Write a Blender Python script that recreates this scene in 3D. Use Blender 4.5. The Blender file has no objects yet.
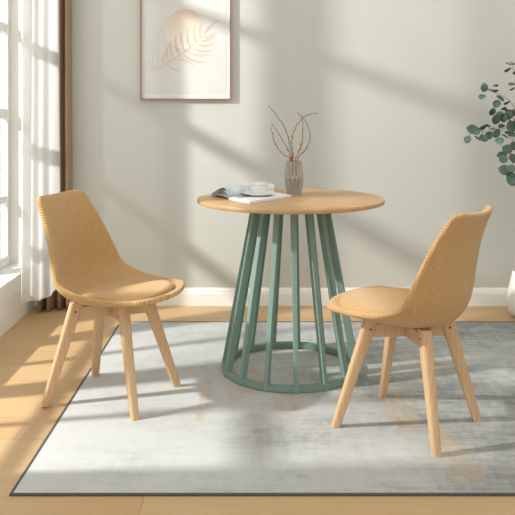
import bpy, bmesh, math, random
from mathutils import Vector, Matrix
random.seed(7)
PI = math.pi
SC = bpy.context.scene
COL = SC.collection

# ------------------------------------------------------------------ camera
F = 766.0            # focal length in pixels of a 515 px frame
CX, HY, CH = 257.5, 108.0, 1.13
def px(x, y, d):     # a point at distance d seen at pixel x, y
    return Vector(((x - CX) / F * d, d, CH - (y - HY) / F * d))
cam = bpy.data.cameras.new('camera'); co = bpy.data.objects.new('camera', cam); COL.objects.link(co)
cam.sensor_width = 36.0; cam.lens = 36.0 * F / 515.0
cam.shift_y = -(257.5 - HY) / 515.0
cam.clip_start = 0.05
co.location = (0, 0, CH); co.rotation_euler = (PI / 2, 0, 0)
SC.camera = co

# ------------------------------------------------------------------ materials
def srgb(r, g, b):
    f = lambda c: (c / 255 / 12.92) if c / 255 <= 0.04045 else ((c / 255 + 0.055) / 1.055) ** 2.4
    return (f(r), f(g), f(b), 1)
class NT:
    def __init__(s, name):
        s.m = bpy.data.materials.new(name); s.m.use_nodes = True
        s.t = s.m.node_tree; s.t.nodes.clear()
        s.out = s.n('ShaderNodeOutputMaterial')
    def n(s, kind, **kw):
        nd = s.t.nodes.new(kind)
        for k, v in kw.items():
            if k in nd.inputs: nd.inputs[k].default_value = v
            else: setattr(nd, k, v)
        return nd
    def l(s, a, b): s.t.links.new(a, b)
    def bsdf(s, rough=0.6, spec=0.4, color=None):
        b = s.n('ShaderNodeBsdfPrincipled'); b.inputs['Roughness'].default_value = rough
        b.inputs['Specular IOR Level'].default_value = spec
        if color: b.inputs['Base Color'].default_value = color
        s.l(b.outputs[0], s.out.inputs[0]); s.b = b; return b
    def coord(s, which='Object', scale=(1, 1, 1), rot=(0, 0, 0), loc=(0, 0, 0)):
        c = s.n('ShaderNodeTexCoord'); m = s.n('ShaderNodeMapping')
        m.inputs['Scale'].default_value = scale; m.inputs['Rotation'].default_value = rot; m.inputs['Location'].default_value = loc
        s.l(c.outputs[which], m.inputs[0]); return m.outputs[0]
    def noise(s, vec, scale, detail=3, rough=0.5):
        n = s.n('ShaderNodeTexNoise'); n.inputs['Scale'].default_value = scale
        n.inputs['Detail'].default_value = detail; n.inputs['Roughness'].default_value = rough
        if vec is not None: s.l(vec, n.inputs['Vector'])
        return n.outputs[0]
    def ramp(s, fac, stops):
        r = s.n('ShaderNodeValToRGB'); e = r.color_ramp.elements
        while len(e) < len(stops): e.new(0.5)
        for el, (p, c) in zip(e, stops): el.position = p; el.color = c if len(c) == 4 else (*c, 1)
        s.l(fac, r.inputs[0]); return r.outputs[0]
    def mix(s, fac, a, b, mode='MIX'):
        m = s.n('ShaderNodeMix', data_type='RGBA', blend_type=mode)
        for v, i in ((fac, 0), (a, 6), (b, 7)):
            if isinstance(v, (int, float, tuple)): m.inputs[i].default_value = v
            else: s.l(v, m.inputs[i])
        return m.outputs[2]
    def math(s, op, a, b=0.0):
        m = s.n('ShaderNodeMath', operation=op)
        for v, i in ((a, 0), (b, 1)):
            if isinstance(v, (int, float)): m.inputs[i].default_value = v
            else: s.l(v, m.inputs[i])
        return m.outputs[0]
    def bump(s, h, strength=0.3, dist=0.002):
        b = s.n('ShaderNodeBump'); b.inputs['Strength'].default_value = strength; b.inputs['Distance'].default_value = dist
        s.l(h, b.inputs['Height']); s.l(b.outputs[0], s.b.inputs['Normal'])

def plain(name, col, rough=0.6, spec=0.4, var=0.05, nscale=20, bump=0.0):
    t = NT(name); b = t.bsdf(rough, spec)
    v = t.coord(); n = t.noise(v, nscale, 4)
    c = t.ramp(n, [(0.3, tuple(x * (1 - var) for x in col[:3]) + (1,)), (0.7, tuple(min(1, x * (1 + var)) for x in col[:3]) + (1,))])
    t.l(c, b.inputs['Base Color'])
    if bump: t.bump(n, bump, 0.001)
    return t.m

M = {}
M['wall'] = plain('wall_paint', srgb(204, 204.5, 197), 0.9, 0.2, 0.012, 3)
M['white_paint'] = plain('white_paint', srgb(246, 246, 242), 0.55, 0.3, 0.01, 6)
M['ceramic'] = plain('white_ceramic', srgb(238, 238, 236), 0.2, 0.5, 0.01)
M['pot'] = plain('white_pot', srgb(238, 237, 234), 0.45, 0.4, 0.02, 30)
M['sage'] = plain('sage_metal', srgb(128, 155, 144), 0.5, 0.4, 0.03, 60)
M['dark'] = plain('dark_metal', srgb(60, 55, 50), 0.4)
M['copper'] = plain('copper_frame', srgb(150, 104, 68), 0.4, 0.5, 0.1, 40)
M['paper'] = plain('art_paper', srgb(217, 217, 212), 0.8, 0.2, 0.01, 8)
M['mat'] = plain('mat_board', srgb(228, 228, 226), 0.8, 0.2, 0.01)
M['leafprint'] = plain('leaf_print', srgb(219, 196, 172), 0.8, 0.2, 0.1, 30)
M['leafgrey'] = plain('grey_leaf_print', srgb(205, 206, 198), 0.8, 0.2, 0.05, 30)
M['twig'] = plain('twig_bark', srgb(112, 92, 78), 0.8, 0.2, 0.2, 120)
M['bud'] = plain('dried_bud', srgb(206, 164, 126), 0.8, 0.2, 0.25, 150)
M['stem'] = plain('green_stem', srgb(128, 108, 88), 0.7, 0.2, 0.15, 60)
M['soil'] = plain('soil', srgb(90, 75, 62), 0.95, 0.1, 0.3, 80)
M['page'] = plain('page', srgb(238, 238, 234), 0.6, 0.3, 0.02)
M['binding'] = plain('rug_binding', srgb(92, 94, 94), 0.9, 0.1, 0.15, 150)

def wood(name, c1, c2, axis_scale, rough=0.5, scale=6):
    t = NT(name); b = t.bsdf(rough, 0.35)
    v = t.coord('Object', axis_scale)
    n = t.noise(v, scale, 6, 0.6)
    w = t.n('ShaderNodeTexWave'); t.l(v, w.inputs[0]); w.inputs['Scale'].default_value = scale * 0.5
    w.inputs['Distortion'].default_value = 6; w.inputs['Detail'].default_value = 3
    f = t.mix(0.3, n, w.outputs[0])
    t.l(t.ramp(f, [(0.25, c1), (0.75, c2)]), b.inputs['Base Color'])
    t.bump(n, 0.08, 0.001)
    return t.m
M['beech'] = wood('beech_wood', srgb(206, 171, 131), srgb(216, 183, 145), (12, 12, 1), 0.45, 4)
M['oak'] = wood('oak_top', srgb(184, 146, 102), srgb(199, 163, 118), (1, 9, 9), 0.42, 4)

def fabric(name='corduroy', axis=0):
    t = NT(name); b = t.bsdf(0.95, 0.15)
    c = t.n('ShaderNodeTexCoord'); sp = t.n('ShaderNodeSeparateXYZ'); t.l(c.outputs['UV'], sp.inputs[0])
    h = t.math('SINE', t.math('MULTIPLY', sp.outputs[axis], 2 * PI / (0.0078 if axis == 0 else 0.0105)))
    n = t.noise(t.coord('Object'), 60, 3)
    base = t.ramp(n, [(0.3, srgb(202, 162, 110)), (0.7, srgb(208, 169, 117))])
    groove = t.ramp(t.math('ADD', t.math('MULTIPLY', h, 0.5), 0.5), [(0.0, (0.78, 0.74, 0.69)), (0.5, (1, 1, 1))])
    t.l(t.mix(1.0, base, groove, 'MULTIPLY'), b.inputs['Base Color'])
    b.inputs['Sheen Weight'].default_value = 0.45; b.inputs['Sheen Roughness'].default_value = 0.5
    b.inputs['Sheen Tint'].default_value = srgb(252, 236, 208)
    t.bump(t.math('ADD', h, t.math('MULTIPLY', n, 0.15)), 0.6, 0.0016)
    return t.m
M['fabric'] = fabric(); M['fabric_edge'] = fabric('corduroy_edge', 1)

def floor_mat():
    t = NT('oak_planks'); b = t.bsdf(0.42, 0.4)
    v = t.coord('Object', (1, 1, 1), (0, 0, 0), (0.33, 0.05, 0))
    br = t.n('ShaderNodeTexBrick'); t.l(v, br.inputs['Vector'])
    br.offset = 0.37; br.squash = 1.0
    br.inputs['Color1'].default_value = srgb(206, 174, 129); br.inputs['Color2'].default_value = srgb(198, 164, 119)
    br.inputs['Mortar'].default_value = srgb(160, 122, 82)
    br.inputs['Scale'].default_value = 1.0; br.inputs['Mortar Size'].default_value = 0.0014
    br.inputs['Mortar Smooth'].default_value = 0.6
    br.inputs['Brick Width'].default_value = 1.35; br.inputs['Row Height'].default_value = 0.19
    g = t.noise(t.coord('Object', (1.2, 22, 1)), 4, 6, 0.6)
    gr = t.ramp(g, [(0.25, (0.86, 0.83, 0.79)), (0.7, (1, 1, 1))])
    t.l(t.mix(0.75, br.outputs[0], gr, 'MULTIPLY'), b.inputs['Base Color'])
    t.bump(br.outputs['Fac'], -0.25, 0.001)
    return t.m
M['floor'] = floor_mat()

def rug_mat():
    t = NT('distressed_rug'); b = t.bsdf(0.95, 0.1)
    obj = t.coord('Object')
    # broad worn fields
    big = t.noise(t.coord('Object', (0.8, 1.3, 1), (0, 0, 0), (3.1, 1.7, 0)), 1.6, 4, 0.6)
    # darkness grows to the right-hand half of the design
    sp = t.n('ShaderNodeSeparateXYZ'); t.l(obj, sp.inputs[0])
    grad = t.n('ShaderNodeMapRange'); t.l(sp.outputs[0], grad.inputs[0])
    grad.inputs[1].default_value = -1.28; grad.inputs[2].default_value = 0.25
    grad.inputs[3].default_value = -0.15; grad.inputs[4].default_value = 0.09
    # short brush strokes across and along the pile
    s1 = t.noise(t.coord('Object', (3, 20, 1), (0, 0, 0.15)), 2.2, 6, 0.75)
    s2 = t.noise(t.coord('Object', (13, 4.5, 1), (0, 0, -0.1)), 2.2, 6, 0.75)
    st = t.math('ADD', t.math('MULTIPLY', s1, 0.55), t.math('MULTIPLY', s2, 0.45))
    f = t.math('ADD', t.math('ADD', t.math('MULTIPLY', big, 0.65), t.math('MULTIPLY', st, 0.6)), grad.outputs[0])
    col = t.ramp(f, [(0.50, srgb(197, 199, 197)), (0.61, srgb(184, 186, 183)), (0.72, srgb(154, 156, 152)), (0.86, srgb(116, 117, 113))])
    # ochre patches at their own places
    tot = None
    for x, y, rx, ry in PATCH:
        dx = t.math('DIVIDE', t.math('SUBTRACT', sp.outputs[0], x), rx)
        dy = t.math('DIVIDE', t.math('SUBTRACT', sp.outputs[1], y), ry)
        d = t.math('SUBTRACT', 1.0, t.math('SQRT', t.math('ADD', t.math('MULTIPLY', dx, dx), t.math('MULTIPLY', dy, dy))))
        d = t.math('MAXIMUM', d, 0.0)
        tot = d if tot is None else t.math('MAXIMUM', tot, d)
    brk = t.noise(t.coord('Object', (16, 9, 1)), 2.0, 5, 0.7)
    m = t.math('MULTIPLY', t.math('MINIMUM', t.math('MULTIPLY', tot, 2.2), 1.0), t.ramp(brk, [(0.38, (0, 0, 0)), (0.58, (1, 1, 1))]))
    col = t.mix(t.math('MULTIPLY', m, 0.5), col, srgb(194, 164, 118))
    t.l(col, b.inputs['Base Color'])
    t.bump(t.noise(t.coord('Object'), 400, 2), 0.3, 0.001)
    return t.m

def floor_pt(x, y):
    d = F * CH / (y - HY); return (x - CX) / F * d, d
RUGC = (0.68, 3.13)
PATCH = []
for x, y, rx, ry in ((250, 382, .1, .22), (287, 402, .07, .16), (400, 410, .07, .3), (452, 455, .06, .3), (425, 365, .12, .16), (205, 395, .03, .25), (470, 470, .05, .12), (200, 418, .02, .1), (237, 395, .05, .12)):
    a, b_ = floor_pt(x, y); PATCH.append((a - RUGC[0], b_ - RUGC[1], rx, ry))
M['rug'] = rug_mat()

def sheer_mat():
    t = NT('sheer_voile')
    n = t.noise(t.coord('Object', (250, 250, 30)), 3, 2)
    c = t.ramp(n, [(0.3, srgb(232, 232, 229)), (0.7, srgb(242, 242, 240))])
    d = t.n('ShaderNodeBsdfDiffuse'); tr = t.n('ShaderNodeBsdfTranslucent'); tp = t.n('ShaderNodeBsdfTransparent')
    t.l(c, d.inputs[0]); t.l(c, tr.inputs[0])
    a = t.n('ShaderNodeMixShader'); a.inputs[0].default_value = 0.72; t.l(d.outputs[0], a.inputs[1]); t.l(tr.outputs[0], a.inputs[2])
    b = t.n('ShaderNodeMixShader'); b.inputs[0].default_value = 0.12; t.l(a.outputs[0], b.inputs[1]); t.l(tp.outputs[0], b.inputs[2])
    t.l(b.outputs[0], t.out.inputs[0]); return t.m
M['sheer'] = sheer_mat()
def drape_mat():
    t = NT('brown_drape'); b = t.bsdf(0.9, 0.15)
    n = t.noise(t.coord('Object', (180, 180, 180)), 2, 3)
    t.l(t.ramp(n, [(0.3, srgb(150, 124, 102)), (0.7, srgb(172, 146, 122))]), b.inputs['Base Color'])
    t.bump(n, 0.3, 0.001); return t.m
M['drape'] = drape_mat()
def glass_mat():
    t = NT('window_glass')
    g = t.n('ShaderNodeBsdfGlossy'); g.inputs['Roughness'].default_value = 0.02
    tp = t.n('ShaderNodeBsdfTransparent'); 
    m = t.n('ShaderNodeMixShader'); m.inputs[0].default_value = 0.05; t.l(tp.outputs[0], m.inputs[1]); t.l(g.outputs[0], m.inputs[2])
    t.l(m.outputs[0], t.out.inputs[0]); return t.m
M['glass'] = glass_mat()
def vase_mat():
    t = NT('grey_stoneware'); b = t.bsdf(0.45, 0.4)
    n = t.noise(t.coord('Object', (60, 60, 12)), 2, 4)
    t.l(t.ramp(n, [(0.3, srgb(168, 160, 151)), (0.7, srgb(186, 179, 170))]), b.inputs['Base Color']); return t.m
M['vase'] = vase_mat()
def euca_mat():
    t = NT('eucalyptus_leaf'); b = t.bsdf(0.65, 0.3)
    n = t.noise(t.coord('Object'), 14, 4)
    t.l(t.ramp(n, [(0.3, srgb(72, 92, 84)), (0.52, srgb(92, 114, 105)), (0.75, srgb(122, 146, 138))]), b.inputs['Base Color'])
    return t.m
M['euca'] = euca_mat()
def disc_mat():
    t = NT('sun_print'); b = t.bsdf(0.8, 0.2)
    sp = t.n('ShaderNodeSeparateXYZ'); t.l(t.coord('Object'), sp.inputs[0])
    mr = t.n('ShaderNodeMapRange'); t.l(sp.outputs[2], mr.inputs[0]); mr.inputs[1].default_value = -0.115; mr.inputs[2].default_value = 0.09
    t.l(t.ramp(mr.outputs[0], [(0.0, srgb(236, 232, 224)), (0.45, srgb(230, 219, 205)), (1.0, srgb(218, 200, 180))]), b.inputs['Base Color']); return t.m
M['disc'] = disc_mat()
def bluepage():
    t = NT('printed_page'); b = t.bsdf(0.4, 0.4)
    n = t.noise(t.coord('Object', (9, 9, 9)), 1.5, 2)
    t.l(t.ramp(n, [(0.35, srgb(176, 196, 204)), (0.6, srgb(206, 218, 220)), (0.72, srgb(226, 230, 228))]), b.inputs['Base Color']); return t.m
M['blue'] = bluepage()
M['ink'] = plain('printed_photo', srgb(150, 158, 166), 0.5, 0.3, 0.4, 40)
M['greypage'] = plain('grey_page', srgb(176, 182, 178), 0.6, 0.3, 0.2, 30)

# ------------------------------------------------------------------ mesh helpers
def link(name, bm, mat, parent=None, smooth=None, loc=None):
    me = bpy.data.meshes.new(name)
    bmesh.ops.recalc_face_normals(bm, faces=bm.faces[:])
    bm.to_mesh(me); bm.free()
    if mat: me.materials.append(mat)
    o = bpy.data.objects.new(name, me); COL.objects.link(o)
    if parent: o.parent = parent
    if loc is not None: o.location = loc
    if smooth:
        for p in me.polygons: p.use_smooth = True
        if smooth is not True: me.set_sharp_from_angle(angle=math.radians(smooth))
    return o
def mod(o, kind, **kw):
    m = o.modifiers.new(kind.lower(), kind)
    for k, v in kw.items(): setattr(m, k, v)
    return m
def thing(name, label, cat, loc=(0, 0, 0), rotz=0.0, group=None):
    o = bpy.data.objects.new(name, None); COL.objects.link(o); o.empty_display_size = 0.1
    o.location = loc; o.rotation_euler = (0, 0, rotz)
    return tag(o, label, cat, group)
def tag(o, label, cat, group=None):
    o['label'] = label; o['category'] = cat
    if group: o['group'] = group
    return o
def structure(o):
    o['kind'] = 'structure'; return o
def box(bm, x0, x1, y0, y1, z0, z1):
    v = [bm.verts.new((x, y, z)) for z in (z0, z1) for y in (y0, y1) for x in (x0, x1)]
    for f in ((0, 2, 3, 1), (4, 5, 7, 6), (0, 1, 5, 4), (2, 6, 7, 3), (0, 4, 6, 2), (1, 3, 7, 5)):
        bm.faces.new([v[i] for i in f])
def loft(bm, rings, close=True, cap=True):
    R = [[bm.verts.new(p) for p in r] for r in rings]; n = len(R[0])
    for a, b in zip(R, R[1:]):
        for i in range(n if close else n - 1):
            j = (i + 1) % n; bm.faces.new((a[i], a[j], b[j], b[i]))
    if cap and close:
        bm.faces.new(R[0][::-1]); bm.faces.new(R[-1])
    return R
def lathe(bm, prof, seg=48, cap=(False, False), c=(0, 0, 0)):
    rings = [[Vector((r * math.cos(2 * PI * i / seg) + c[0], r * math.sin(2 * PI * i / seg) + c[1], z + c[2])) for i in range(seg)] for r, z in prof]
    R = loft(bm, rings, True, False)
    if cap[0]: bm.faces.new(R[0][::-1])
    if cap[1]: bm.faces.new(R[-1])
def spline(P, n):   # Catmull-Rom through the points, n samples, even in arc length
    P = [Vector(p) for p in P]
    Q = [P[0] * 2 - P[1]] + P + [P[-1] * 2 - P[-2]]
    out = []
    for i in range(1, len(Q) - 2):
        a, b, c, d = Q[i - 1:i + 3]
        for k in range(24):
            t = k / 24
            out.append(0.5 * ((2 * b) + (c - a) * t + (2 * a - 5 * b + 4 * c - d) * t * t + (3 * b - a - 3 * c + d) * t ** 3))
    out.append(P[-1])
    L = [0]
    for a, b in zip(out, out[1:]): L.append(L[-1] + (b - a).length)
    res = []; j = 0
    for k in range(n):
        s = L[-1] * k / (n - 1)
        while j < len(L) - 2 and L[j + 1] < s: j += 1
        u = (s - L[j]) / max(1e-9, L[j + 1] - L[j]); res.append(out[j].lerp(out[j + 1], min(1, max(0, u))))
    return res
def tube(bm, path, r0, r1=None, seg=6):
    r1 = r0 if r1 is None else r1
    rings = []; up = Vector((0.13, 0.31, 0.94))
    for i, p in enumerate(path):
        t = (path[min(i + 1, len(path) - 1)] - path[max(i - 1, 0)]).normalized()
        a = t.cross(up)
        if a.length < 0.1: a = t.cross(Vector((1, 0, 0)))
        a.normalize(); b = t.cross(a)
        r = r0 + (r1 - r0) * i / (len(path) - 1)
        rings.append([p + (a * math.cos(2 * PI * k / seg) + b * math.sin(2 * PI * k / seg)) * r for k in range(seg)])
    loft(bm, rings)

# ------------------------------------------------------------------ room
WALLD = 4.39; XF, XW = -1.27, -1.412     # face of the left wall, plane of its window
RIGHT = 2.6; FRONT = -0.6; CEIL = 2.75
Y0, Y1 = 2.27, 4.34                       # the window's ends along the wall
SILL, HEAD = 0.247, 2.58
bm = bmesh.new(); box(bm, XW - 0.12, RIGHT + 0.1, FRONT, WALLD + 0.1, -0.08, 0.0)
structure(link('floor', bm, M['floor']))
bm = bmesh.new(); box(bm, XW - 0.12, RIGHT + 0.1, WALLD, WALLD + 0.1, 0.0, CEIL)
structure(link('wall_back', bm, M['wall']))
bm = bmesh.new()
box(bm, XW - 0.12, XF, Y0, Y1, 0.0, 0.154)
box(bm, XW - 0.12, XF, Y0, Y1, HEAD, CEIL)
box(bm, XW - 0.12, XF, FRONT, Y0, 0.0, CEIL)
box(bm, XW - 0.12, XF, Y1, WALLD, 0.0, CEIL)
structure(link('wall_left', bm, M['white_paint']))
bm = bmesh.new(); box(bm, XW - 0.15, XF + 0.006, Y0, Y1, 0.157, SILL)
o = structure(link('trim_1', bm, M['white_paint'])); mod(o, 'BEVEL', width=0.003, segments=2)
if True:
    bm = bmesh.new(); box(bm, RIGHT, RIGHT + 0.1, FRONT, WALLD, 0.0, CEIL)
    structure(link('wall_right', bm, M['wall']))
# baseboard with a moulded top
def baseboard(name, pts):
    prof = [(0, 0), (0.016, 0), (0.016, 0.070), (0.013, 0.076), (0.013, 0.084), (0.009, 0.090), (0.006, 0.098), (0, 0.100)]
    bm = bmesh.new()
    (ax, ay), (bx, by), (nx, ny) = pts
    loft(bm, [[Vector((ax + nx * u, ay + ny * u, z)) for u, z in prof], [Vector((bx + nx * u, by + ny * u, z)) for u, z in prof]])
    structure(link(name, bm, M['white_paint']))
baseboard('baseboard_back', ((XF, WALLD), (RIGHT, WALLD), (0, -1)))
baseboard('baseboard_right', ((RIGHT, WALLD - 0.016), (RIGHT, FRONT), (-1, 0)))

# window: frame, sashes, muntins, panes
bm = bmesh.new()
x0, x1 = XW - 0.05, XW + 0.012
mull = [3.49 + 0.57 * k for k in (1, 0, -1)]
stiles = mull
box(bm, x0, x1, Y0, Y1, SILL, SILL + 0.055); box(bm, x0, x1, Y0, Y1, HEAD - 0.06, HEAD)
for y, h in ((Y0 + 0.03, 0.03), (Y1 - 0.022, 0.022)): box(bm, x0, x1, y - h, y + h, SILL + 0.055, HEAD - 0.06)
for y in mull: box(bm, x0, x1, y - 0.055, y + 0.055, SILL + 0.055, HEAD - 0.06)
w = structure(link('window_1', bm, M['white_paint'])); mod(w, 'BEVEL', width=0.004, segments=2)
bm = bmesh.new()
edges = [Y1 - 0.044] + [m for m in mull] + [Y0 + 0.06]
mids = [m - 0.285 for m in mull] + [4.06 + 0.14]
for y in mids:
    if y < Y1 - 0.07 and y > Y0: box(bm, XW - 0.03, XW, y - 0.013, y + 0.013, SILL + 0.055, HEAD - 0.06)
hb = [0.62, 1.10, 1.58, 2.06]
ys = [Y1 - 0.044] + [v for m in mull for v in (m + 0.055, m - 0.055)] + [Y0 + 0.06]
for a, b in zip(ys[::2], ys[1::2]):
    for z in hb:
        h = 0.026 if z in (1.10, 1.58) else 0.018
        box(bm, XW - 0.031, XW + 0.001, b, a, z - h, z + h)
link('muntins', bm, M['white_paint'], w)
bm = bmesh.new()
for a, b in zip(ys[::2], ys[1::2]): box(bm, XW - 0.018, XW - 0.014, b - 0.01, a + 0.01, SILL + 0.05, HEAD - 0.055)
link('pane', bm, M['glass'], w)

# ------------------------------------------------------------------ curtains
def curtain(bm, pts, amp_path, z0, z1, thick_n=6, zfun=None, rows=26):
    cols = spline([Vector((x, y, 0)) for x, y in pts], 150)
    grid = []
    for r in range(rows):
        t = r / (rows - 1); row = []
        for i, p in enumerate(cols):
            zb = z0 + (zfun(i / (len(cols) - 1)) if zfun else 0)
            z = z1 + (zb - z1) * t
            k = i / (len(cols) - 1)
            sway = 0.008 * math.sin(3 * t + 5 * k) * t
            row.append(bm.verts.new((p.x + sway, p.y + 0.006 * math.sin(2.2 * t + 9 * k), z)))
        grid.append(row)
    for a, b in zip(grid, grid[1:]):
        for i in range(len(a) - 1): bm.faces.new((a[i], a[i + 1], b[i + 1], b[i]))
def zigzag(a, b, n, amp):    # soft folds from a to b
    a, b = Vector((*a, 0)), Vector((*b, 0)); d = b - a; nrm = Vector((-d.y, d.x, 0)).normalized()
    return [((a + d * (i / n)) + nrm * (amp * (1 if i % 2 else -1) * random.uniform(0.8, 1.15))).to_2d() for i in range(n + 1)]
bm = bmesh.new()
curtain(bm, zigzag((-1.205, 3.87), (-1.105, 4.15), 7, 0.0095) + [(-1.098, 4.252)], None, 0.125, 2.62, zfun=lambda k: 0.012 * math.sin(9 * k))
sheer = link('sheer_curtain', bm, M['sheer'], smooth=True)
tag(sheer, 'white translucent sheer curtain hanging at the window corner', 'curtain')
bm = bmesh.new()
curtain(bm, [(-1.225, 4.27), (-1.20, 4.225), (-1.18, 4.295), (-1.15, 4.235), (-1.13, 4.305), (-1.105, 4.262), (-1.085, 4.315), (-1.063, 4.258), (-1.05, 4.30), (-1.052, 4.335)], None, 0.004, 2.62)
drape = link('drape_curtain', bm, M['drape'], smooth=True); mod(drape, 'SOLIDIFY', thickness=0.003)
tag(drape, 'brown opaque curtain behind the white sheer, bunched in the corner', 'curtain')
# rail that carries both, on the wall above the window
rail = thing('curtain_rail', 'white double rail above the window carrying both curtains', 'curtain rail', (XF, 2.8, 2.635))
for dx in (0.1, 0.19):
    bm = bmesh.new(); box(bm, dx - 0.012, dx + 0.012, -0.6, 1.5, -0.012, 0.012); link('rail', bm, M['white_paint'], rail)
for y in (-0.5, 0.5, 1.4):
    bm = bmesh.new(); box(bm, 0.0, 0.2, y - 0.015, y + 0.015, 0.012, 0.03); link('bracket', bm, M['white_paint'], rail)

# ------------------------------------------------------------------ rug
RX0, RX1, RY0, RY1, RT = -0.72, 2.08, 2.232, 4.03, 0.004
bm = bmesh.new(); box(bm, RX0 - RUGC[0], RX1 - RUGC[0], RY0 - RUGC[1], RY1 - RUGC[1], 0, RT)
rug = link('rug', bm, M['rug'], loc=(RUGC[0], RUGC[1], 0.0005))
tag(rug, 'large grey abstract distressed rug with ochre patches under the table', 'rug')
bm = bmesh.new()
a, b, c, d = RX0 - RUGC[0], RX1 - RUGC[0], RY0 - RUGC[1], RY1 - RUGC[1]
cs = [(a, c), (b, c), (b, d), (a, d)]
def rect_ring(o_):
    return [Vector((a - o_, c - o_, 0)), Vector((b + o_, c - o_, 0)), Vector((b + o_, d + o_, 0)), Vector((a - o_, d + o_, 0))]
sec = [(-0.005, 0.0041), (-0.005, 0.0060), (0.0, 0.0068), (0.003, 0.005), (0.003, 0.0)]
R = [[bm.verts.new(p + Vector((0, 0, z))) for p in rect_ring(o_)] for o_, z in sec]
for r1, r2 in zip(R, R[1:]):
    for i in range(4): bm.faces.new((r1[i], r1[(i + 1) % 4], r2[(i + 1) % 4], r2[i]))
bd = link('binding', bm, M['binding'], rug); bd['label'] = 'dark grey stitched edge'

# ------------------------------------------------------------------ table
TC = (0.143, 3.315); TZ = 0.742; RZ = 0.0045
tab = thing('dining_table', 'round oak topped dining table on a sage green cage of slats', 'table', (TC[0], TC[1], RZ))
th = TZ - RZ
bm = bmesh.new()
lathe(bm, [(0.0001, th - 0.018), (0.395, th - 0.018), (0.4015, th - 0.0155), (0.403, th - 0.012), (0.403, th - 0.004), (0.4015, th - 0.001), (0.398, th), (0.0001, th)], 128)
link('tabletop', bm, M['oak'], tab, smooth=35)
bm = bmesh.new()
lathe(bm, [(0.0001, th - 0.026), (0.205, th - 0.026), (0.205, th - 0.0185), (0.0001, th - 0.0185)], 64)
link('top_plate', bm, M['sage'], tab, smooth=35)
bm = bmesh.new()
lathe(bm, [(0.272, 0.003), (0.297, 0.003), (0.297, 0.026), (0.272, 0.026), (0.272, 0.003)], 96)
link('base_ring', bm, M['sage'], tab, smooth=35)
RB, RTOP, HT = 0.287, 0.154, th - 0.026
for k in range(15):
    a = math.radians(-90 + 2 + k * 24)
    er, et = Vector((math.cos(a), math.sin(a), 0)), Vector((-math.sin(a), math.cos(a), 0))
    bm = bmesh.new(); rings = []
    for z, rc, tw_ in ((0.0, RB, 0.0080), (HT, RTOP, 0.0125)):
        rings.append([er * (rc + sr * 0.015) + et * (st * tw_) + Vector((0, 0, z)) for sr, st in ((-1, -1), (1, -1), (1, 1), (-1, 1))])
    loft(bm, rings)
    o = link('slat', bm, M['sage'], tab); mod(o, 'BEVEL', width=0.002, segments=2)

# ------------------------------------------------------------------ chair
CPTS = [(.274, .419), (.258, .421), (.205, .405), (.12, .386), (.02, .375), (-.09, .374), (-.170, .402), (-.208, .465), (-.222, .56), (-.238, .66), (-.266, .75), (-.300, .803)]
CL = spline([Vector((u, 0, z)) for u, z in CPTS], 200)
def shell_pt(s, x, off=0.0):
    """s 0..1 from front lip to back top, x -1..1 across; off moves along the surface normal"""
    f = min(0.9999, max(0, s)) * 199; i = int(f)
    p = CL[i].lerp(CL[i + 1], f - i)
    t = (CL[min(i + 4, 199)] - CL[max(i - 3, 0)]).normalized()
    n = Vector((t.z, 0, -t.x))
    W = [(0, .205), (.14, .228), (.28, .242), (.42, .245), (.52, .240), (.64, .228), (.76, .211), (.88, .191), (1, .172)]
    E = [(0, .002), (.12, .026), (.28, .056), (.38, .074), (.46, .094), (.54, .110), (.62, .112), (.76, .090), (.88, .064), (1, .042)]
    def ip(T):
        for (a, va), (b, vb) in zip(T, T[1:]):
            if s <= b:
                q = (s - a) / (b - a); q = max(0, min(1, q)); return va + (vb - va) * q
        return T[-1][1]
    w, e = ip(W), ip(E)
    q = p + n * (e * abs(x) ** 2.2 + off)
    return Vector((q.x, x * w, q.z))
def squircle(a, b, k):
    return a * math.sqrt(1 - b * b * k / 2), b * math.sqrt(1 - a * a * k / 2)
def grid_uv(bm, G, UV, flip=False):
    lay = bm.loops.layers.uv.verify()
    for i in range(len(G) - 1):
        for j in range(len(G[0]) - 1):
            idx = [(i, j), (i + 1, j), (i + 1, j + 1), (i, j + 1)]
            if flip: idx.reverse()
            try: f = bm.faces.new([G[p][q] for p, q in idx])
            except ValueError: continue
            for lp, (p, q) in zip(f.loops, idx): lp[lay].uv = UV[p][q]
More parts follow.
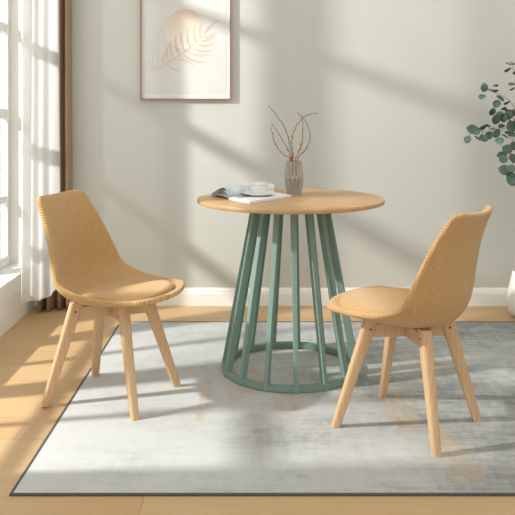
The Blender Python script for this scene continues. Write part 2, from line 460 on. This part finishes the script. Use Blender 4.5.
def make_chair(label, loc, rot):
    t = thing('dining_chair', label, 'chair', loc, rot, 'corduroy dining chairs')
    bm = bmesh.new(); NI, NJ = 33, 21; G, UV = [], []
    KX = 0.72
    for i in range(NI):
        g, u = [], []
        for j in range(NJ):
            b, a = 2 * i / (NI - 1) - 1, 2 * j / (NJ - 1) - 1
            # rounder corners at the front of the seat than at the top of the back
            k = 0.95 if b < 0 else 0.62
            kk = 0.47
            x, y = squircle(a, b, kk)
            kn = math.sqrt(1 - kk / 2)
            s = (y + 1) / 2
            if s > 0.8: s -= 0.035 * ((s - 0.8) / 0.2) * (1 - min(1, abs(x) / 0.75) ** 2)
            # top edge dips in its middle
            g.append(shell_pt(s, x)); u.append((x * 0.215, s * 0.95))
        G.append(g); UV.append(u)
    for _ in range(14):        # relax the wings where the seat turns up into the back
        N_ = [[p.copy() for p in r] for r in G]
        for i in range(1, NI - 1):
            for j in range(NJ):
                wgt = abs(2 * j / (NJ - 1) - 1) ** 1.5 * 0.6
                N_[i][j] += ((G[i - 1][j] + G[i + 1][j]) * 0.5 - G[i][j]) * wgt
        G = N_
    G = [[bm.verts.new(p) for p in r] for r in G]
    grid_uv(bm, G, UV)
    sh = link('seat_shell', bm, M['fabric'], t, smooth=True)
    mod(sh, 'SOLIDIFY', thickness=0.022, offset=0.0, material_offset_rim=1); sh.data.materials.append(M['fabric_edge']); mod(sh, 'SUBSURF', levels=2, render_levels=2)
    # loose pad fitted into the bowl of the seat
    bm = bmesh.new(); N = 25; top, bot, uv = [], [], []
    for i in range(N):
        tr, br, ur = [], [], []
        for j in range(N):
            a, b = 2 * i / (N - 1) - 1, 2 * j / (N - 1) - 1
            x, y = squircle(a, b, 0.95)
            r = min(1, math.sqrt(x * x + y * y)); s = 0.250 + y * 0.225; xx = x * 0.87
            h = 0.012 + 0.033 * max(0, 1 - r ** 3.2) ** 0.55
            flat = shell_pt(s, xx, 0.013); crown = shell_pt(s, xx * 0.6, 0.013)
            q = shell_pt(s, xx, h); q.z += 0.016 * max(0, 1 - r * r)
            v = bm.verts.new(q); tr.append(v)
            edge = i in (0, N - 1) or j in (0, N - 1)
            br.append(v if edge else bm.verts.new(shell_pt(s, xx, 0.006))); ur.append((x * 0.2, s * 0.95))
        top.append(tr); bot.append(br); uv.append(ur)
    grid_uv(bm, top, uv); grid_uv(bm, bot, uv, True)
    cu = link('seat_cushion', bm, M['fabric'], t, smooth=True); mod(cu, 'SUBSURF', levels=1, render_levels=1)
    # crossed rails under the shell
    for sg in (1, -1):
        bm = bmesh.new(); d = Vector((0.100, sg * 0.090, 0)); n = Vector((-d.y, d.x, 0)).normalized() * 0.011
        z0, z1 = (0.312, 0.362) if sg > 0 else (0.3125, 0.3625)
        if sg > 0: loft(bm, [[-d - n + Vector((0, 0, z0)), -d + n + Vector((0, 0, z0)), -d + n + Vector((0, 0, z1)), -d - n + Vector((0, 0, z1))],
                  [d - n + Vector((0, 0, z0)), d + n + Vector((0, 0, z0)), d + n + Vector((0, 0, z1)), d - n + Vector((0, 0, z1))]])
        else:
            for q in (-1, 1):
                e0, e1 = d * (0.10 * q), d * q
                loft(bm, [[e0 - n + Vector((0, 0, z0)), e0 + n + Vector((0, 0, z0)), e0 + n + Vector((0, 0, z1)), e0 - n + Vector((0, 0, z1))],
                          [e1 - n + Vector((0, 0, z0)), e1 + n + Vector((0, 0, z0)), e1 + n + Vector((0, 0, z1)), e1 - n + Vector((0, 0, z1))]])
        o = link('cross_rail', bm, M['beech'], t); mod(o, 'BEVEL', width=0.004, segments=3)
    # mounting plate between the rails and the shell
    bm = bmesh.new(); box(bm, -0.05, 0.05, -0.05, 0.05, 0.3626, 0.367); o = link('mounting_plate', bm, M['dark'], t)
    for su, sv in ((1, 1), (1, -1), (-1, 1), (-1, -1)):
        bm = bmesh.new(); rings = []
        for k in range(9):
            q = k / 8; z = (0.388 if su > 0 else 0.377) * (1 - q)
            c = Vector((su * (0.100 + 0.090 * q) - 0.008 * (1 - q), sv * (0.090 + 0.086 * q), z))
            ax = Vector((su * 0.188, sv * 0.17, 0)).normalized(); ay = Vector((-ax.y, ax.x, 0))
            ha, hb_ = 0.0255 - 0.0095 * q, 0.0205 - 0.0060 * q
            ring = []
            for m_ in range(24):
                an = 2 * PI * m_ / 24; ca, sa = math.cos(an), math.sin(an); ex = 0.5
                ring.append(c + ax * (ha * math.copysign(abs(ca) ** ex, ca)) + ay * (hb_ * math.copysign(abs(sa) ** ex, sa)))
            rings.append(ring)
        loft(bm, rings); lg = link('leg', bm, M['beech'], t, smooth=40)
        c = Vector((su * 0.106 - 0.0075, sv * 0.096, 0.345)); ax = Vector((su * 0.188, sv * 0.17, 0)).normalized(); ay = Vector((-ax.y, ax.x, 0))
        for sd in (1, -1):
            e = c + ay * (sd * 0.0185); bm = bmesh.new()
            loft(bm, [[e + ax * (0.004 * math.cos(2 * PI * i / 12)) + Vector((0, 0, 0.004 * math.sin(2 * PI * i / 12))) + ay * (sd * o_) for i in range(12)] for o_ in (0, 0.0022)])
            link('bolt', bm, M['dark'], lg)
    return t
def dup(root, loc, rotz, label):
    r = root.copy(); COL.objects.link(r); r.location = loc; r.rotation_euler = (0, 0, rotz); r['label'] = label
    for ch in list(root.children):
        c = ch.copy(); COL.objects.link(c); c.parent = r
        for g in ch.children:
            d = g.copy(); COL.objects.link(d); d.parent = c
    return r
ch1 = make_chair('tan corduroy dining chair facing the table, seat cushion in view, nearest the window', (-0.564, 3.0, 0.0047), math.radians(-19.5))
ch2 = dup(ch1, (0.5335, 2.734, 0.0047), math.radians(143), 'tan corduroy dining chair seen from behind, its ribbed back towards us')

# ------------------------------------------------------------------ framed picture
fx0, fx1, fz0, fz1 = -0.6675, -0.152, 1.178, 1.90
pic = thing('framed_picture', 'botanical print in a thin copper frame on the back wall', 'picture', ((fx0 + fx1) / 2, WALLD, (fz0 + fz1) / 2))
hw, hh = (fx1 - fx0) / 2, (fz1 - fz0) / 2
bm = bmesh.new(); T = 0.005; DP = 0.030
for x_0, x_1, z_0, z_1 in ((-hw, -hw + T, -hh, hh), (hw - T, hw, -hh, hh), (-hw + T, hw - T, -hh, -hh + T), (-hw + T, hw - T, hh - T, hh)):
    box(bm, x_0, x_1, -DP, -0.001, z_0, z_1)
link('frame', bm, M['copper'], pic)
bm = bmesh.new(); box(bm, -hw + T, hw - T, -0.016, -0.004, -hh + T, hh - T); link('mat_board', bm, M['mat'], pic)
bm = bmesh.new(); box(bm, -hw + 0.026, hw - 0.026, -0.0170, -0.0162, -hh + 0.030, hh - 0.030); art = link('print', bm, M['paper'], pic)
pc = pic.location
def ap(x, y): p = px(x, y, WALLD); return Vector((p.x - pc.x, 0, p.z - pc.z))
bm = bmesh.new(); cc = ap(185.2, 29); r = 20.0 / F * WALLD
loft(bm, [[Vector((r * math.cos(2 * PI * i / 64), y, r * math.sin(2 * PI * i / 64))) for i in range(64)] for y in (-0.0173, -0.0170)])
dsc = link('sun_disc', bm, M['disc'], art, loc=(cc.x, 0, cc.z)); dsc['label'] = 'tan sun circle fading downwards'
def leaf_flat(bm, base, tip, wid, bend, y0, n=10):
    d = tip - base; nr = Vector((-d.z, 0, d.x))
    c = [base + d * (i / n) + nr * (bend * 4 * (i / n) * (1 - i / n)) for i in range(n + 1)]
    L, Rr = [], []
    for i in range(n + 1):
        q = i / n; wv = wid * math.sin(PI * min(1, q * 0.97 + 0.03)) ** 0.8 * (1 - 0.3 * q) + 0.0004
        t_ = (c[min(i + 1, n)] - c[max(i - 1, 0)]).normalized(); m_ = Vector((-t_.z, 0, t_.x))
        L.append(c[i] + m_ * wv); Rr.append(c[i] - m_ * wv)
    ol = L + Rr[::-1]
    a = [bm.verts.new(p + Vector((0, y0, 0))) for p in ol]; b = [bm.verts.new(p + Vector((0, y0 + 0.0003, 0))) for p in ol]
    m_ = len(ol)
    for i in range(n):
        bm.faces.new((a[i], a[i + 1], a[m_ - 2 - i], a[m_ - 1 - i])); bm.faces.new((b[i], b[i + 1], b[m_ - 2 - i], b[m_ - 1 - i]))
    for i in range(m_): bm.faces.new((a[i], a[(i + 1) % m_], b[(i + 1) % m_], b[i]))
bm = bmesh.new()
q = lambda x, y: ap(130 + x / 4.29, y / 4.29)
leaf_flat(bm, q(78, 312), q(330, 135), 0.0028, -0.06, -0.0178, 14)
for x_0, y_0, x_1, y_1, w_, bn in ((320, 145, 384, 88, .009, .06), (312, 160, 372, 138, .005, -.1), (300, 178, 366, 152, .006, -.1), (288, 192, 362, 185, .006, -.12), (268, 208, 354, 213, .0065, -.12),
        (250, 222, 342, 230, .0065, -.14), (232, 235, 330, 264, .0065, -.14), (190, 262, 285, 300, .004, .2), (160, 276, 222, 300, .004, -.15),
        (305, 165, 312, 95, .006, .12), (285, 185, 282, 105, .0065, .12), (262, 205, 252, 118, .0065, .12), (240, 222, 226, 132, .0065, .12), (218, 240, 200, 150, .0065, .12), (192, 252, 182, 172, .0055, .14), (168, 266, 176, 178, .0055, .14), (145, 275, 160, 222, .005, .14)):
    leaf_flat(bm, q(x_0, y_0), q(x_1, y_1), w_, bn, -0.0178)
lf = link('palm_leaf', bm, M['leafprint'], art); lf['label'] = 'tan palm frond'
bm = bmesh.new()
for x_0, y_0, x_1, y_1 in ((105, 305, 85, 255), (105, 305, 112, 190), (125, 285, 128, 200), (122, 200, 140, 110)):
    leaf_flat(bm, q(x_0, y_0), q(x_1, y_1), 0.003, .08, -0.0174)
g_ = link('pale_leaf', bm, M['leafgrey'], art); g_['label'] = 'faint grey leaf'

# ------------------------------------------------------------------ things on the table
# pleated vase
VD = 3.45; vp = px(294, 194.5, VD); VX, VY = vp.x, VD
vase = thing('vase', 'small grey pleated stoneware vase on the tabletop', 'vase', (VX, VY, TZ))
bm = bmesh.new(); NP = 12; rings = []
levels = [(0.0, .028, 0.15, 0), (.004, .0315, 0.5, 0), (.03, .036, 1, 0), (.062, .0415, 1, 0), (.078, .0425, 0.5, .5), (.088, .042, 0.9, 1), (.12, .0365, 1, 1), (.146, .0335, 0.9, 1), (.150, .0325, .5, 1), (.150, .0275, .5, 1), (.12, .0285, .5, 1), (.03, .029, .3, 0), (.008, .024, .1, 0)]
for z, r, dp, sh in levels:
    rg = []
    for i in range(NP * 4):
        ph = i / 4 + sh * 0.5 if False else i / 4
        tri = abs(((ph + 0.5 * (sh >= 1)) % 1.0) - 0.5) * 2
        if sh == .5: tri = 0.5
        rr = r * (1.05 - 0.36 * dp * tri)
        an = 2 * PI * i / (NP * 4); rg.append(Vector((rr * math.cos(an), rr * math.sin(an), z)))
    rings.append(rg)
loft(bm, rings); link('vase_body', bm, M['vase'], vase)
# dry twigs standing in the vase, each its own thing
TW = [('dry twig reaching highest and furthest left out of the grey vase', [(168, 470), (165, 315), (155, 240), (130, 150), (85, 80), (42, 28)], 0.0),
      ('short straight dry twig in the vase just below the tallest one', [(172, 470), (163, 315), (130, 230), (90, 165), (58, 120)], 0.01),
      ('thin dry twig bowing out furthest on the left side of the vase', [(175, 470), (158, 315), (120, 280), (75, 220), (60, 160), (55, 138)], -0.012),
      ('dry twig in the vase whose tip hooks over furthest right', [(168, 470), (170, 315), (165, 200), (190, 130), (225, 90), (265, 70), (298, 68)], 0.006),
      ('dry twig in the vase with the most buds, its tip leaning left', [(172, 470), (180, 315), (210, 240), (220, 150), (215, 90), (193, 63)], -0.01),
      ('dry twig bowing out to the right from the vase, ending at midheight', [(178, 470), (190, 315), (240, 250), (260, 190), (245, 130), (218, 82)], 0.012)]
def tw(x, y, dy): p = px(260 + x / 5.15, 100 + y / 5.15, VD); return Vector((p.x - VX, dy, max(0.02, p.z - TZ)))
for lab, pts, dy in TW:
    P = [tw(x, y, dy * min(1, i / 2) + (0.006 * math.sin(i * 2.1) if i > 1 else 0)) for i, (x, y) in enumerate(pts)]
    S = spline(P, 46)
    for i in range(12, 46): S[i] = S[i] + Vector((random.uniform(-1, 1), random.uniform(-1, 1), random.uniform(-1, 1))) * 0.0016
    r_ = thing('dry_twig', lab, 'twig', (VX, VY, TZ), 0, 'dry twigs in the vase')
    bm = bmesh.new(); tube(bm, S, 0.0021, 0.0012, 6); link('stem', bm, M['twig'], r_, smooth=True)
    most = 'most buds' in lab
    for k in range(30 if most else 17):
        u = random.uniform(0.28, 0.62 if random.random() < .7 else 0.97); i = int(u * 45)
        c = S[i] + Vector((random.uniform(-1, 1), random.uniform(-1, 1), random.uniform(-.6, 1))) * 0.0042
        rr = random.uniform(0.0024, 0.0046)
        mat = Matrix.Translation(c) @ Matrix.Rotation(random.uniform(0, 6), 4, 'X') @ Matrix.Diagonal((rr, rr, rr * 1.5, 1))
        bm = bmesh.new(); bmesh.ops.create_icosphere(bm, subdivisions=1, radius=1, matrix=mat)
        link('bud', bm, M['bud'], r_, smooth=True)

# open magazine, its left pages curling
MG = Vector((-0.125, 3.24)); e1 = Vector((0.087, -0.14)).normalized(); e2 = Vector((0.60, 0.80))
ML, MW = 0.30, 0.175
mag = thing('magazine', 'open magazine lying on the oak tabletop, left pages curling up', 'magazine', (MG.x, MG.y, TZ))
def mp(w_, l_, z): return Vector((e1.x * w_ + e2.x * l_, e1.y * w_ + e2.y * l_, z))
def slab(w0, w1, l0, l1, z0, z1):
    bm = bmesh.new(); loft(bm, [[mp(w0, l0, z), mp(w1, l0, z), mp(w1, l1, z), mp(w0, l1, z)] for z in (z0, z1)]); return bm
link('page_block', slab(0.004, MW, 0.002, ML, 0.0012, 0.0100), M['page'], mag)
link('cover', slab(0.0, MW + 0.002, 0, ML + 0.002, 0.0002, 0.0012), M['greypage'], mag)['label'] = 'grey cover'
link('printed_page', slab(0.004, MW - 0.001, 0.003, ML - 0.001, 0.0100, 0.0106), M['page'], mag)
link('printed_photo', slab(0.02, 0.07, 0.03, 0.12, 0.0106, 0.0109), M['ink'], mag)
def curl(z_a, hump, end, w_end, l0, l1, mat, name):
    bm = bmesh.new(); n = 16; A = []
    for i in range(n + 1):
        t_ = i / n; w_ = -w_end * t_
        z = z_a + hump * math.sin(PI * min(1, t_ * 1.0) ** 0.62) * (1 - 0.25 * t_) + (end - z_a) * t_
        A.append((w_, z))
    g = [[bm.verts.new(mp(w_, l, z)) for l in (l0, (l0 + l1) / 2, l1)] for w_, z in A]
    for r1, r2 in zip(g, g[1:]):
        for j in range(2): bm.faces.new((r1[j], r1[j + 1], r2[j + 1], r2[j]))
    o = link(name, bm, mat, mag, smooth=True); mod(o, 'SOLIDIFY', thickness=0.0014, offset=1.0); return o
curl(0.0086, 0.040, 0.010, 0.150, 0.002, ML, M['blue'], 'curled_page')['label'] = 'pale blue printed page'
curl(0.0068, 0.026, 0.007, 0.160, 0.004, ML - 0.004, M['page'], 'curled_page')
curl(0.0050, 0.018, 0.005, 0.168, 0.0, ML, M['greypage'], 'curled_page')
curl(0.0030, 0.010, 0.003, 0.172, 0.0, ML, M['page'], 'curled_page')

# cup and saucer
PZ = TZ + 0.0110
cp = px(258.5, 196.5, 3.30); CUX, CUY = cp.x, 3.30
sau = thing('saucer', 'white saucer lying on the open magazine under the coffee cup', 'saucer', (CUX, CUY, PZ))
bm = bmesh.new(); lathe(bm, [(0.0001, .001), (.036, .0), (.040, .002), (.066, .009), (.0705, .0125), (.070, .0140), (.064, .0115), (.040, .0055), (.030, .0045), (0.0001, .0045)], 64)
link('dish', bm, M['ceramic'], sau, smooth=60)
cup = thing('coffee_cup', 'white coffee cup with a thin grey band, handle to the left, on the saucer', 'cup', (CUX, CUY, PZ + 0.0047))
bm = bmesh.new(); lathe(bm, [(0.0001, .003), (.024, .0), (.026, .0), (.031, .006), (.0355, .016), (.0370, .030), (.0375, .050), (.0370, .0512), (.0360, .050), (.0350, .030), (.033, .014), (.025, .006), (0.0001, .0055)], 64)
body = link('cup_body', bm, M['ceramic'], cup, smooth=60)
bm = bmesh.new(); lathe(bm, [(.0376, .0415), (.0379, .0417), (.0379, .0427), (.0376, .0429)], 64)
link('rim_band', bm, M['greypage'], body, smooth=60)['label'] = 'thin grey band'
bm = bmesh.new(); ha = math.radians(192); hd = Vector((math.cos(ha), math.sin(ha), 0))
P = [hd * r + Vector((0, 0, z)) for r, z in ((.0355, .041), (.047, .045), (.0565, .038), (.056, .026), (.047, .016), (.0345, .015))]
tube(bm, spline(P, 24), 0.0036, 0.0036, 10); link('handle', bm, M['ceramic'], cup, smooth=True)
# second white cup, half hidden behind
c2 = px(268.5, 194, 3.44)
cr = thing('tea_bowl', 'round white tea bowl half hidden behind the coffee cup', 'bowl', (c2.x, 3.40, PZ))
bm = bmesh.new(); lathe(bm, [(0.0001, .002), (.014, .0), (.016, .0), (.022, .006), (.0265, .016), (.0275, .026), (.026, .036), (.0225, .043), (.0215, .043), (.0245, .035), (.0255, .026), (.024, .016), (.018, .007), (0.0001, .005)], 48)
link('bowl_body', bm, M['ceramic'], cr, smooth=60)

# ------------------------------------------------------------------ white pot with eucalyptus
PX, PY = 1.475, 4.14
pot = thing('eucalyptus_plant', 'leafy eucalyptus plant in a tall white pot standing at the right edge of the photo', 'plant', (PX, PY, 0.0))
bm = bmesh.new(); lathe(bm, [(0.0001, .0), (.07, .0), (.095, .008), (.115, .035), (.121, .075), (.117, .13), (.105, .19), (.092, .245), (.089, .249), (.084, .247), (.084, .23), (.10, .19), (.11, .13), (.11, .08), (0.0001, .06)], 64)
link('pot', bm, M['pot'], pot, smooth=60)['label'] = 'white rounded pot'
bm = bmesh.new(); lathe(bm, [(0.0001, .215), (.05, .217), (.0905, .214), (.0905, .208), (0.0001, .208)], 40); link('soil', bm, M['soil'], pot, smooth=True)
ED = 4.12
def ep(x, y, dy=0): p = px(415 + x / 3.22, 40 + y / 3.22, ED); return Vector((p.x - PX, dy, p.z))
root = lambda a: [Vector((0.03 * math.cos(a), 0.03 * math.sin(a), 0.215)), Vector((0.06 + 0.03 * math.cos(a), 0.03 * math.sin(a), 0.5))]
BR = [('eucalyptus stem arching furthest left at mid height above the white pot', [ep(372, 420), ep(345, 310, -.03), ep(310, 212, -.05), ep(275, 182, -.06), ep(240, 165, -.06), ep(213, 158, -.06)],
       [(213, 154, 13, .2), (208, 182, 12, 1.0), (234, 160, 9, 1.2), (248, 147, 9, 1.3), (252, 164, 10, 1.1), (268, 187, 13, .9), (287, 202, 12, 1.1), (256, 205, 13, .6), (300, 232, 12, .8), (322, 205, 9, 1.2)]),
      ('eucalyptus stem reaching to the far left leaf pair above the white pot', [ep(375, 440, .02), ep(350, 330, -.02), ep(300, 282, -.08), ep(250, 292, -.09), ep(205, 295, -.09), ep(172, 288, -.09)],
       [(170, 286, 16, .15), (183, 290, 13, .4), (160, 318, 12, .5), (190, 314, 11, 1.1), (205, 282, 12, .9), (207, 313, 14, .7), (222, 275, 9, 1.2), (228, 306, 13, .6), (247, 298, 15, .5), (255, 322, 14, .9), (238, 285, 9, 1.2), (262, 276, 11, 1.0), (300, 277, 17, .6), (306, 303, 12, .9), (285, 296, 10, 1.1)]),
      ('eucalyptus stem with the big leaves in the middle of the foliage', [ep(378, 430, -.02), ep(340, 300, -.04), ep(300, 250, -.1), ep(265, 240, -.12), ep(236, 232, -.12)],
       [(234, 231, 12, .6), (243, 254, 15, .3), (266, 249, 13, .6), (283, 243, 14, .8), (296, 236, 12, .5), (270, 222, 10, 1.1), (255, 235, 10, 1.0), (312, 268, 14, .7), (318, 340, 15, .4)]),
      ('eucalyptus stem hanging lowest beside the white pot, ending in round leaves', [ep(380, 330, 0), ep(345, 290, -.05), ep(305, 310, -.1), ep(285, 345, -.13), ep(292, 395, -.13), ep(288, 445, -.13)],
       [(274, 347, 16, .25), (262, 366, 14, .5), (262, 380, 12, .4), (296, 377, 16, .6), (266, 413, 17, .2), (285, 408, 13, .4), (288, 441, 20, .3), (296, 432, 12, .5), (316, 385, 14, .6), (318, 410, 12, .8), (276, 308, 10, 1.1)]),
      ('tall upright eucalyptus stem at the edge of the photo', [ep(368, 420, .03), ep(352, 280, .02), ep(335, 160, .0), ep(318, 95, -.02), ep(308, 70, -.02)],
       [(302, 76, 10, 1.2), (297, 96, 12, 1.0), (312, 142, 12, 1.1), (318, 156, 12, 1.2), (322, 105, 11, 1.0), (330, 80, 11, .8), (340, 130, 14, .5), (350, 190, 15, .5), (318, 75, 10, 1.1), (360, 240, 15, .6), (340, 215, 14, .6)])]
def leaf_disc(bm, c, r, nrm, up, cup_=0.12):
    nrm = nrm.normalized(); a = up - nrm * up.dot(nrm)
    a = a.normalized() if a.length > 1e-3 else nrm.orthogonal().normalized(); b = nrm.cross(a)
    N = 14; ce = bm.verts.new(c - nrm * (r * cup_)); pr = None
    rings = []
    for q in (0.55, 1.0):
        ring = []
        for i in range(N):
            an = 2 * PI * i / N; rx = r * (1.0 + (0.16 if abs(an) < 0.1 else 0)); ry = r * 0.88
            ring.append(bm.verts.new(c + a * (rx * q * math.cos(an)) + b * (ry * q * math.sin(an)) + nrm * (r * cup_ * (q * q * abs(math.sin(an)) * 1.6 - 1) * 1.0)))
        rings.append(ring)
    for i in range(N):
        j = (i + 1) % N
        bm.faces.new((ce, rings[0][i], rings[0][j])); bm.faces.new((rings[0][i], rings[1][i], rings[1][j], rings[0][j]))
for bi, (lab, path, leaves) in enumerate(BR):
    S = spline(root(bi * 1.25) + path, 60)
    bm = bmesh.new(); tube(bm, S, 0.0040, 0.0012, 7)
    lv = bmesh.new()
    for x, y, rp, tilt in leaves:
        c = ep(x, y); near = min(S, key=lambda p: (p.x - c.x) ** 2 + (p.z - c.z) ** 2)
        c.y = near.y + random.uniform(-0.02, 0.02)
        r = rp * 1.1 / 3.22 / F * ED
        az = random.uniform(0, 2 * PI)
        nrm = Vector((math.sin(tilt) * math.cos(az), -math.cos(tilt), math.sin(tilt) * math.sin(az) * 1.0))
        if tilt > 0.8: nrm = Vector((random.uniform(-.5, .5), -math.cos(tilt), random.choice((-1, 1)) * math.sin(tilt)))
        d_ = c - near
        leaf_disc(lv, c, r, nrm, d_ if d_.length > 0.004 else Vector((random.uniform(-1, 1), 0, random.uniform(-1, 1))))
        if d_.length > 0.006:
            tube(bm, [near, near.lerp(c, 0.5) + Vector((0, 0, 0.002)), c - d_.normalized() * min(r * .8, d_.length * .5)], 0.0011, 0.0008, 5)
    for k in range(14):     # leaves on the length of stem between pot and arch
        s_ = S[random.randint(18, 34)]; an = random.uniform(0, 2 * PI)
        d_ = Vector((math.cos(an), math.sin(an), random.uniform(-.2, .6)))
        if s_.x + PX < 1.42: d_.x = abs(d_.x)
        if s_.y + d_.y * .06 + PY > WALLD - 0.05: d_.y = -abs(d_.y)
        leaf_disc(lv, s_ + d_ * 0.028, random.uniform(0.018, 0.026), Vector((random.uniform(-1, 1), -0.7, random.uniform(-.6, 1))), d_)
    r_ = link('stem', bm, M['stem'], pot, smooth=True); o = link('foliage', lv, M['euca'], r_, smooth=True); mod(o, 'SOLIDIFY', thickness=0.0008)

# ------------------------------------------------------------------ light
wd = bpy.data.worlds.new('daylight'); SC.world = wd; wd.use_nodes = True
bg = wd.node_tree.nodes['Background']; bg.inputs[0].default_value = (1.0, 0.985, 0.955, 1); bg.inputs[1].default_value = 1.10
LP = Vector((-3.8, 2.2, 2.92)); tgt = Vector((0.2, 3.4, 0.6))
ld = bpy.data.lights.new('window_spotlight', 'SPOT'); lo = bpy.data.objects.new('window_spotlight', ld); COL.objects.link(lo)
ld.energy = 1090; ld.color = (1.0, 0.985, 0.955); ld.shadow_soft_size = 0.075; ld.spot_size = math.radians(100); ld.spot_blend = 0.3
lo.location = LP; lo.rotation_euler = (tgt - LP).to_track_quat('-Z', 'Y').to_euler()

SC.view_settings.view_transform = 'Standard'; SC.view_settings.look = 'None'
SC.view_settings.exposure = 0.0; SC.view_settings.gamma = 1.0; SC.view_settings.use_curve_mapping = False
